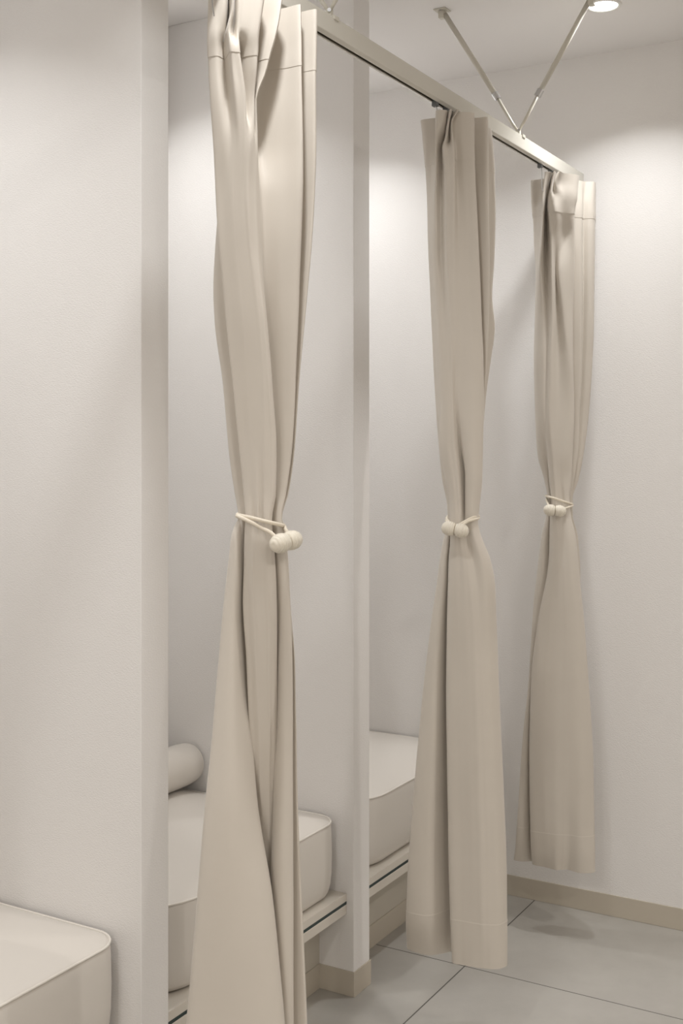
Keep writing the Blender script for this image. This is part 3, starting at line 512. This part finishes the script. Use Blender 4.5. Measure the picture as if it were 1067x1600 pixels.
    (0.2723, [(-0.0069, -0.2229), (-0.0962, -0.1887), (-0.0973, -0.2426), (-0.0333, -0.2731), (-0.0890, -0.2926), (-0.0881, -0.3181), (-0.0865, -0.3309), (-0.0848, -0.3437), (-0.0833, -0.3542), (-0.0818, -0.3647), (-0.0783, -0.3729), (-0.0747, -0.3810), (-0.0645, -0.3945), (-0.0375, -0.4012), (-0.0172, -0.3884), (-0.0121, -0.3773), (-0.0096, -0.3657), (-0.0096, -0.3536), (-0.0098, -0.3415), (-0.0113, -0.3268)]),
    (0.1800, [(0.0036, -0.2211), (-0.0643, -0.1740), (-0.0772, -0.2313), (-0.0326, -0.2744), (-0.0855, -0.2948), (-0.0838, -0.3176), (-0.0821, -0.3304), (-0.0804, -0.3432), (-0.0780, -0.3534), (-0.0756, -0.3635), (-0.0729, -0.3721), (-0.0703, -0.3806), (-0.0601, -0.3941), (-0.0372, -0.4018), (-0.0172, -0.3884), (-0.0121, -0.3773), (-0.0096, -0.3657), (-0.0096, -0.3536), (-0.0098, -0.3415), (-0.0113, -0.3268)]),
]
CURTAIN_FAR = [
    (2.0126, [(0.6239, -0.2338), (0.5350, -0.2400), (0.5366, -0.2627), (0.5295, -0.2902), (0.4609, -0.3074), (0.4690, -0.3175), (0.4936, -0.3120), (0.4644, -0.3295), (0.4956, -0.3235), (0.4748, -0.3395), (0.4971, -0.3420), (0.5422, -0.3679), (0.5819, -0.3405), (0.5930, -0.3438), (0.6095, -0.3523), (0.6224, -0.3586), (0.6276, -0.3675), (0.6341, -0.3786), (0.7283, -0.3536)]),
    (1.9809, [(0.6239, -0.2338), (0.5354, -0.2407), (0.5366, -0.2627), (0.5278, -0.2873), (0.4630, -0.3032), (0.4809, -0.3062), (0.5002, -0.3035), (0.4649, -0.3224), (0.4895, -0.3170), (0.4729, -0.3281), (0.4976, -0.3349), (0.5406, -0.3650), (0.5810, -0.3391), (0.5920, -0.3441), (0.6057, -0.3536), (0.6188, -0.3563), (0.6247, -0.3685), (0.6331, -0.3789), (0.7253, -0.3546)]),
    (1.9551, [(0.6239, -0.2338), (0.5358, -0.2414), (0.5358, -0.2612), (0.5252, -0.2829), (0.4652, -0.2989), (0.4992, -0.2978), (0.4831, -0.3080), (0.4671, -0.3182), (0.4748, -0.3214), (0.4824, -0.3247), (0.5084, -0.3415), (0.5397, -0.3636), (0.5801, -0.3376), (0.5911, -0.3444), (0.6022, -0.3556), (0.6160, -0.3555), (0.6218, -0.3694), (0.6321, -0.3792), (0.7234, -0.3552)]),
    (1.9243, [(0.6248, -0.2353), (0.5367, -0.2429), (0.5303, -0.2597), (0.5210, -0.2756), (0.4751, -0.2961), (0.5166, -0.2879), (0.4977, -0.2992), (0.4788, -0.3104), (0.4806, -0.3176), (0.4824, -0.3247), (0.5125, -0.3366), (0.5387, -0.3578), (0.5784, -0.3346), (0.5891, -0.3451), (0.6003, -0.3563), (0.6160, -0.3555), (0.6198, -0.3700), (0.6302, -0.3799), (0.7181, -0.3560)]),
    (1.8574, [(0.6265, -0.2383), (0.5475, -0.2415), (0.5294, -0.2582), (0.5185, -0.2712), (0.4867, -0.2883), (0.5318, -0.2823), (0.5142, -0.2958), (0.4966, -0.3092), (0.5037, -0.3136), (0.5109, -0.3180), (0.5391, -0.3307), (0.5475, -0.3531), (0.5842, -0.3327), (0.5891, -0.3451), (0.6007, -0.3570), (0.6183, -0.3556), (0.6179, -0.3707), (0.6306, -0.3806), (0.7066, -0.3561)]),
    (1.7630, [(0.6253, -0.2461), (0.5505, -0.2467), (0.5267, -0.2575), (0.5151, -0.2654), (0.5070, -0.2755), (0.5337, -0.2816), (0.5242, -0.2930), (0.5146, -0.3044), (0.5267, -0.3053), (0.5388, -0.3062), (0.5285, -0.3204), (0.5610, -0.3485), (0.5881, -0.3313), (0.5930, -0.3438), (0.6035, -0.3579), (0.6188, -0.3563), (0.6179, -0.3707), (0.6306, -0.3806), (0.6942, -0.3547)]),
    (1.6429, [(0.6205, -0.2478), (0.5553, -0.2431), (0.5370, -0.2554), (0.5309, -0.2648), (0.5295, -0.2742), (0.5365, -0.2823), (0.5322, -0.2910), (0.5280, -0.2996), (0.5380, -0.3048), (0.5479, -0.3100), (0.5402, -0.3286), (0.5690, -0.3423), (0.5921, -0.3264), (0.5960, -0.3410), (0.6046, -0.3557), (0.6199, -0.3542), (0.6190, -0.3686), (0.6302, -0.3799), (0.6827, -0.3548)]),
    (1.5229, [(0.6188, -0.2448), (0.5587, -0.2409), (0.5404, -0.2532), (0.5347, -0.2634), (0.5333, -0.2728), (0.5375, -0.2802), (0.5348, -0.2874), (0.5320, -0.2946), (0.5419, -0.3016), (0.5518, -0.3087), (0.5538, -0.3361), (0.5752, -0.3410), (0.5964, -0.3258), (0.5990, -0.3382), (0.6062, -0.3526), (0.6201, -0.3506), (0.6203, -0.3629), (0.6315, -0.3742), (0.6743, -0.3504)]),
    (1.3856, [(0.6205, -0.2478), (0.5604, -0.2439), (0.5444, -0.2562), (0.5402, -0.2649), (0.5379, -0.2729), (0.5394, -0.2795), (0.5377, -0.2845), (0.5361, -0.2896), (0.5430, -0.2995), (0.5499, -0.3094), (0.5643, -0.3342), (0.5819, -0.3405), (0.6016, -0.3267), (0.6020, -0.3354), (0.6071, -0.3461), (0.6186, -0.3440), (0.6199, -0.3542), (0.6302, -0.3640), (0.6682, -0.3399)]),
    (1.2827, [(0.6221, -0.2546), (0.5634, -0.2491), (0.5525, -0.2621), (0.5547, -0.2739), (0.5515, -0.2804), (0.5456, -0.2861), (0.5439, -0.2911), (0.5422, -0.2962), (0.5465, -0.3035), (0.5507, -0.3108), (0.5609, -0.3284), (0.5793, -0.3361), (0.5999, -0.3237), (0.6003, -0.3325), (0.6059, -0.3421), (0.6160, -0.3395), (0.6175, -0.3461), (0.6257, -0.3522), (0.6621, -0.3293)]),
    (1.2141, [(0.6245, -0.2646), (0.5720, -0.2639), (0.5640, -0.2740), (0.5683, -0.2814), (0.5560, -0.2841), (0.5482, -0.2905), (0.5474, -0.2952), (0.5467, -0.2999), (0.5528, -0.3065), (0.5590, -0.3132), (0.5641, -0.3220), (0.5780, -0.3339), (0.5990, -0.3222), (0.5996, -0.3274), (0.6035, -0.3340), (0.6108, -0.3306), (0.6134, -0.3351), (0.6207, -0.3397), (0.6522, -0.3183)]),
    (1.1626, [(0.6234, -0.2687), (0.5763, -0.2713), (0.5666, -0.2784), (0.5700, -0.2844), (0.5586, -0.2885), (0.5507, -0.2949), (0.5509, -0.2993), (0.5511, -0.3036), (0.5583, -0.3099), (0.5654, -0.3162), (0.5650, -0.3234), (0.5759, -0.3302), (0.5953, -0.3200), (0.5971, -0.3229), (0.5996, -0.3274), (0.6056, -0.3217), (0.6065, -0.3232), (0.6144, -0.3249), (0.6424, -0.3054)]),
    (1.1283, [(0.6234, -0.2687), (0.5755, -0.2698), (0.5657, -0.2770), (0.5711, -0.2822), (0.5577, -0.2870), (0.5507, -0.2949), (0.5500, -0.2996), (0.5492, -0.3043), (0.5540, -0.3105), (0.5588, -0.3168), (0.5601, -0.3269), (0.5733, -0.3338), (0.5951, -0.3236), (0.5999, -0.3237), (0.6024, -0.3282), (0.6065, -0.3232), (0.6093, -0.3240), (0.6168, -0.3250), (0.6424, -0.3054)]),
    (1.0597, [(0.6245, -0.2646), (0.5715, -0.2551), (0.5606, -0.2681), (0.5749, -0.2808), (0.5569, -0.2856), (0.5497, -0.2971), (0.5493, -0.3025), (0.5490, -0.3079), (0.5509, -0.3152), (0.5528, -0.3224), (0.5575, -0.3384), (0.5763, -0.3468), (0.6031, -0.3333), (0.6134, -0.3351), (0.6192, -0.3411), (0.6220, -0.3339), (0.6241, -0.3297), (0.6292, -0.3226), (0.6443, -0.3048)]),
    (0.9654, [(0.6228, -0.2616), (0.5669, -0.2432), (0.5554, -0.2592), (0.5668, -0.2748), (0.5526, -0.2782), (0.5460, -0.2948), (0.5460, -0.3028), (0.5460, -0.3107), (0.5478, -0.3198), (0.5496, -0.3288), (0.5578, -0.3470), (0.5794, -0.3563), (0.6082, -0.3421), (0.6177, -0.3425), (0.6242, -0.3457), (0.6284, -0.3371), (0.6297, -0.3313), (0.6340, -0.3227), (0.6472, -0.3038)]),
    (0.8367, [(0.6240, -0.2539), (0.5651, -0.2321), (0.5591, -0.2416), (0.5586, -0.2527), (0.5453, -0.2576), (0.5428, -0.2853), (0.5444, -0.2980), (0.5460, -0.3107), (0.5481, -0.3223), (0.5502, -0.3339), (0.5610, -0.3564), (0.5834, -0.3672), (0.6140, -0.3561), (0.6220, -0.3499), (0.6280, -0.3444), (0.6312, -0.3379), (0.6344, -0.3315), (0.6368, -0.3236), (0.6472, -0.3038)]),
    (0.6995, [(0.6188, -0.2448), (0.5646, -0.2232), (0.5615, -0.2299), (0.5658, -0.2373), (0.5420, -0.2400), (0.5388, -0.2744), (0.5411, -0.2904), (0.5435, -0.3063), (0.5469, -0.3201), (0.5502, -0.3339), (0.5616, -0.3614), (0.5890, -0.3767), (0.6173, -0.3656), (0.6263, -0.3573), (0.6306, -0.3488), (0.6338, -0.3424), (0.6362, -0.3345), (0.6376, -0.3251), (0.6490, -0.3068)]),
    (0.4936, [(0.6118, -0.2328), (0.5588, -0.2054), (0.5584, -0.2165), (0.5737, -0.2270), (0.5419, -0.2319), (0.5409, -0.2700), (0.5427, -0.2871), (0.5445, -0.3042), (0.5492, -0.3202), (0.5538, -0.3361), (0.5650, -0.3672), (0.5949, -0.3869), (0.6224, -0.3745), (0.6306, -0.3647), (0.6341, -0.3548), (0.6364, -0.3469), (0.6379, -0.3375), (0.6385, -0.3266), (0.6490, -0.3068)]),
    (0.2964, [(0.6113, -0.2219), (0.5584, -0.1927), (0.5568, -0.2098), (0.5811, -0.2278), (0.5451, -0.2334), (0.5447, -0.2686), (0.5470, -0.2865), (0.5492, -0.3043), (0.5558, -0.3196), (0.5624, -0.3349), (0.5678, -0.3680), (0.5951, -0.3912), (0.6222, -0.3781), (0.6315, -0.3662), (0.6349, -0.3563), (0.6364, -0.3469), (0.6379, -0.3375), (0.6385, -0.3266), (0.6490, -0.3068)]),
    (0.2192, [(0.6134, -0.2156), (0.5652, -0.1845), (0.5635, -0.2054), (0.5867, -0.2294), (0.5501, -0.2342), (0.5521, -0.2694), (0.5526, -0.2862), (0.5531, -0.3029), (0.5621, -0.3165), (0.5712, -0.3301), (0.5669, -0.3666), (0.5936, -0.3926), (0.6222, -0.3781), (0.6315, -0.3662), (0.6349, -0.3563), (0.6364, -0.3469), (0.6379, -0.3375), (0.6385, -0.3266), (0.6490, -0.3068)]),
    (0.1800, [(0.6163, -0.2108), (0.5724, -0.1770), (0.5739, -0.1995), (0.5913, -0.2295), (0.5666, -0.2306), (0.5635, -0.2652), (0.5608, -0.2824), (0.5580, -0.2994), (0.5676, -0.3119), (0.5772, -0.3245), (0.5691, -0.3624), (0.5936, -0.3926), (0.6222, -0.3781), (0.6315, -0.3662), (0.6349, -0.3563), (0.6364, -0.3469), (0.6379, -0.3375), (0.6385, -0.3266), (0.6490, -0.3068)]),
]
TIE_NEAR = dict(
    loop=[(-0.8809, -0.2873, 1.1963), (-0.8971, -0.3073, 1.1957), (-0.9049, -0.3297, 1.1938), (-0.9002, -0.3457, 1.1901), (-0.8901, -0.3591, 1.1860), (-0.8702, -0.3615, 1.1819), (-0.8442, -0.3505, 1.1790), (-0.8209, -0.3268, 1.1820), (-0.8228, -0.2957, 1.1915), (-0.8490, -0.2786, 1.1975)],
    strand=[(-0.8963, -0.3762, 1.1584), (-0.8972, -0.3627, 1.1707), (-0.9002, -0.3457, 1.1782), (-0.9092, -0.3302, 1.1881), (-0.9018, -0.3070, 1.1939), (-0.8795, -0.2857, 1.1941), (-0.8451, -0.2733, 1.1951), (-0.8178, -0.2924, 1.1870), (-0.8159, -0.3235, 1.1795), (-0.8422, -0.3499, 1.1779), (-0.8623, -0.3671, 1.1726), (-0.8640, -0.3801, 1.1612)],
    balls=[(-0.8997, -0.3784, 1.1553), (-0.8652, -0.3820, 1.1589)],
)
TIE_MIDDLE = dict(
    loop=[(-0.0878, -0.2829, 1.1473), (-0.1093, -0.2975, 1.1420), (-0.1234, -0.3130, 1.1365), (-0.1246, -0.3270, 1.1363), (-0.1177, -0.3388, 1.1438), (-0.1039, -0.3506, 1.1517), (-0.0763, -0.3504, 1.1543), (-0.0486, -0.3384, 1.1539), (-0.0305, -0.3137, 1.1551), (-0.0356, -0.2851, 1.1531), (-0.0613, -0.2767, 1.1513)],
    strand=[(-0.1396, -0.3130, 1.1320), (-0.1144, -0.2968, 1.1409), (-0.0863, -0.2814, 1.1430), (-0.0569, -0.2763, 1.1469), (-0.0294, -0.2838, 1.1485), (-0.0243, -0.3125, 1.1505), (-0.0460, -0.3388, 1.1496), (-0.0778, -0.3518, 1.1489), (-0.1076, -0.3522, 1.1471), (-0.1182, -0.3420, 1.1419), (-0.1305, -0.3327, 1.1294)],
    balls=[(-0.1425, -0.3121, 1.1301), (-0.1355, -0.3401, 1.1252)],
)
TIE_FAR = dict(
    loop=[(0.5795, -0.2648, 1.1709), (0.5553, -0.2790, 1.1704), (0.5431, -0.2977, 1.1679), (0.5513, -0.3159, 1.1613), (0.5645, -0.3306, 1.1551), (0.5947, -0.3308, 1.1505), (0.6275, -0.3196, 1.1496), (0.6447, -0.2974, 1.1588), (0.6345, -0.2720, 1.1673), (0.6077, -0.2616, 1.1716)],
    strand=[(0.5312, -0.2931, 1.1396), (0.5511, -0.2796, 1.1536), (0.5784, -0.2669, 1.1624), (0.6180, -0.2634, 1.1660), (0.6438, -0.2759, 1.1583), (0.6503, -0.2991, 1.1499), (0.6284, -0.3211, 1.1462), (0.5909, -0.3321, 1.1455), (0.5607, -0.3320, 1.1427), (0.5437, -0.3186, 1.1363)],
    balls=[(0.5246, -0.2937, 1.1365), (0.5375, -0.3199, 1.1341)],
)

def hermite(zs, vs, z):
    # monotone cubic through (zs, vs), zs rising
    n = len(zs)
    i = 0
    while i < n - 2 and z > zs[i + 1]: i += 1
    def slope(k): return (vs[k + 1] - vs[k]) / (zs[k + 1] - zs[k])
    def tan(k):
        if k == 0: return slope(0)
        if k == n - 1: return slope(n - 2)
        a, b_ = slope(k - 1), slope(k)
        if a * b_ <= 0: return 0.0
        return 2 * a * b_ / (a + b_)
    h = zs[i + 1] - zs[i]
    t = min(max((z - zs[i]) / h, 0), 1)
    return ((2 * t ** 3 - 3 * t * t + 1) * vs[i] + (t ** 3 - 2 * t * t + t) * h * tan(i)
            + (-2 * t ** 3 + 3 * t * t) * vs[i + 1] + (t ** 3 - t * t) * h * tan(i + 1))

def crom(P, sub):
    # centripetal Catmull-Rom through 2D points
    out = []
    n = len(P)
    for i in range(n - 1):
        p1, p2 = P[i], P[i + 1]
        p0 = P[i - 1] if i > 0 else (2 * p1[0] - p2[0], 2 * p1[1] - p2[1])
        p3 = P[i + 2] if i < n - 2 else (2 * p2[0] - p1[0], 2 * p2[1] - p1[1])
        d = lambda a, b_: max(math.dist(a, b_), 1e-5) ** 0.5
        t0 = 0; t1 = d(p0, p1); t2 = t1 + d(p1, p2); t3 = t2 + d(p2, p3)
        for s in range(sub):
            t = t1 + (t2 - t1) * s / sub
            q = []
            for c in (0, 1):
                a1 = (t1 - t) / (t1 - t0) * p0[c] + (t - t0) / (t1 - t0) * p1[c]
                a2 = (t2 - t) / (t2 - t1) * p1[c] + (t - t1) / (t2 - t1) * p2[c]
                a3 = (t3 - t) / (t3 - t2) * p2[c] + (t - t2) / (t3 - t2) * p3[c]
                b1 = (t2 - t) / (t2 - t0) * a1 + (t - t0) / (t2 - t0) * a2
                b2 = (t3 - t) / (t3 - t1) * a2 + (t - t1) / (t3 - t1) * a3
                q.append((t2 - t) / (t2 - t1) * b1 + (t - t1) / (t2 - t1) * b2)
            out.append((q[0], q[1]))
    out.append(P[-1])
    return out

TOP, BOTTOM = 2.0126, 0.18
HEAD, HEM = 0.100, 0.098
def curtain(table, label, tie_z, hook_pts, seed):
    rows = sorted(table, key=lambda r: r[0])
    zs = [r[0] for r in rows]
    n = len(rows[0][1])
    cx = sum(p[0] for p in rows[-1][1]) / n
    t = thing('curtain', label, 'curtain', (cx, RY, TOP), 'tied-back beige curtains on the rail')
    def section(z):
        pts = [(hermite(zs, [r[1][k][0] for r in rows], z), hermite(zs, [r[1][k][1] for r in rows], z)) for k in range(n)]
        cur = crom(pts, 7)
        out = []
        near = math.exp(-((z - tie_z + 0.09) / 0.13) ** 2)
        for j, (x, y) in enumerate(cur):
            # cloth creases: small, strongest below the tie
            w = noise.noise(Vector((j * 0.05 + seed, z * 8.0, seed))) * (0.0008 + 0.0035 * near)
            w += noise.noise(Vector((j * 0.035 + seed * 2, z * 2.6, 3.0))) * 0.0030
            if z > TOP - HEAD: w *= 0.3
            out.append((x + w * 0.6 - cx, y - w * 0.8 - RY, z - TOP))
        return out
    def sheet(name, z0, z1, step, thick):
        k = max(2, int(round((z1 - z0) / step)))
        bm = bmesh.new()
        R = [[bm.verts.new(p) for p in section(z0 + (z1 - z0) * i / k)] for i in range(k + 1)]
        for A, B in zip(R, R[1:]):
            for j in range(len(A) - 1):
                bm.faces.new((A[j], A[j + 1], B[j + 1], B[j]))
        me = bpy.data.meshes.new(name)
        bm.to_mesh(me); bm.free()
        me.materials.append(M['cloth'])
        me.polygons.foreach_set('use_smooth', [True] * len(me.polygons))
        o = bpy.data.objects.new(name, me)
        COL.objects.link(o); o.parent = t
        s = o.modifiers.new('thickness', 'SOLIDIFY'); s.thickness = thick; s.offset = 0.0
        e = o.modifiers.new('crisp_rim', 'EDGE_SPLIT'); e.split_angle = math.radians(60); e.use_edge_sharp = False
        return o
    h = TOP - HEAD
    sheet('drape', BOTTOM + HEM, h, 0.0125, 0.0014)
    sheet('heading_band', h, TOP, 0.0085, 0.0026)
    hem = sheet('bottom_hem', BOTTOM, BOTTOM + HEM, 0.0125, 0.0022)
    link('stitching', tube(bmesh.new(), section(BOTTOM + HEM - 0.0015), 0.0014, 6), M['thread'], hem, smooth=True)
    for (x, y) in hook_pts:
        bm = boxes((x - cx - 0.006, -0.0055, 0.012, x - cx + 0.006, 0.0055, 0.026))
        r = link('runner', bm, M['runner'], t)
        bm = tube(bmesh.new(), spline([(x - cx, 0, 0.014), (x - cx, y - RY + 0.004, 0.004), (x - cx, y - RY + 0.003, -0.03), (x - cx, y - RY, -0.05)], 5), 0.0013, 6)
        link('hook', bm, M['chrome'], r, smooth=True)
    return t
curtain(CURTAIN_NEAR, 'near beige curtain, the largest of the three, tied at the middle', 1.18,
        [(-0.955, -0.296), (-0.905, -0.30), (-0.855, -0.30), (-0.805, -0.30)], 1.3)
curtain(CURTAIN_MIDDLE, 'beige curtain hanging before the slim partition, tied with beads at its left', 1.14,
        [(-0.165, -0.300), (-0.11, -0.300), (-0.05, -0.300), (0.015, -0.30)], 5.1)
curtain(CURTAIN_FAR, 'beige curtain at the far end of the rail, next to the end wall', 1.145,
        [(0.462, -0.300), (0.54, -0.300), (0.62, -0.300), (0.70, -0.30)], 9.7)

# ------------------------------------------------------------------ magnetic tiebacks around the curtains
def tieback(d, label):
    P = [Vector(p) for p in d['balls']]
    base = (P[0] + P[1]) / 2
    t = thing('tieback', label, 'curtain tieback', base, 'cord tiebacks with two thread-wound balls')
    sh = lambda pts: [Vector(p) - base for p in pts]
    link('cord', tube(bmesh.new(), spline(sh(d['loop']), 6, True), 0.0031, 8, closed=True), M['cord'], t, smooth=True)
    link('cord', tube(bmesh.new(), spline(sh(d['strand']), 6), 0.0031, 8), M['cord'], t, smooth=True)
    axis = (P[1] - P[0]).normalized()
    gap = (P[1] - P[0]).length
    for p, s in zip(P, (-1, 1)):
        bm = bmesh.new()
        n = 28; rings = []
        a0 = gap / 2                   # flat magnet faces meet in the middle
        prof = [(0, 0.0), (0, 0.0105), (0.0015, 0.0128), (0.006, 0.0148), (0.012, 0.0155), (0.018, 0.0146), (0.0235, 0.0118), (0.0272, 0.0070), (0.0282, 0.0036), (0.0275, 0.0)]
        k_ = (gap / 2 + 0.0145) / 0.0282
        for a, r in prof:
            if r < 1e-6: rings.append([bm.verts.new((s * (a * k_) + s * 0.0002, 0, 0))]); continue
            rings.append([bm.verts.new((s * (a * k_) + s * 0.0002, r * math.cos(2 * math.pi * q / n), r * math.sin(2 * math.pi * q / n))) for q in range(n)])
        for A, B in zip(rings, rings[1:]):
            for q in range(n):
                e = (q + 1) % n
                if len(A) == 1: bm.faces.new((A[0], B[q], B[e]))
                elif len(B) == 1: bm.faces.new((A[q], A[e], B[0]))
                else: bm.faces.new((A[q], A[e], B[e], B[q]))
        o = link('ball', bm, M['ball'], t, smooth=True)
        o.rotation_mode = 'QUATERNION'
        o.rotation_quaternion = Vector((1, 0, 0)).rotation_difference(axis)
    return t
tieback(TIE_NEAR, 'cream cord tieback with two thread-wound balls round the near curtain')
tieback(TIE_MIDDLE, 'cream cord tieback with two balls round the middle curtain')
tieback(TIE_FAR, 'cream cord tieback with two balls round the far curtain')
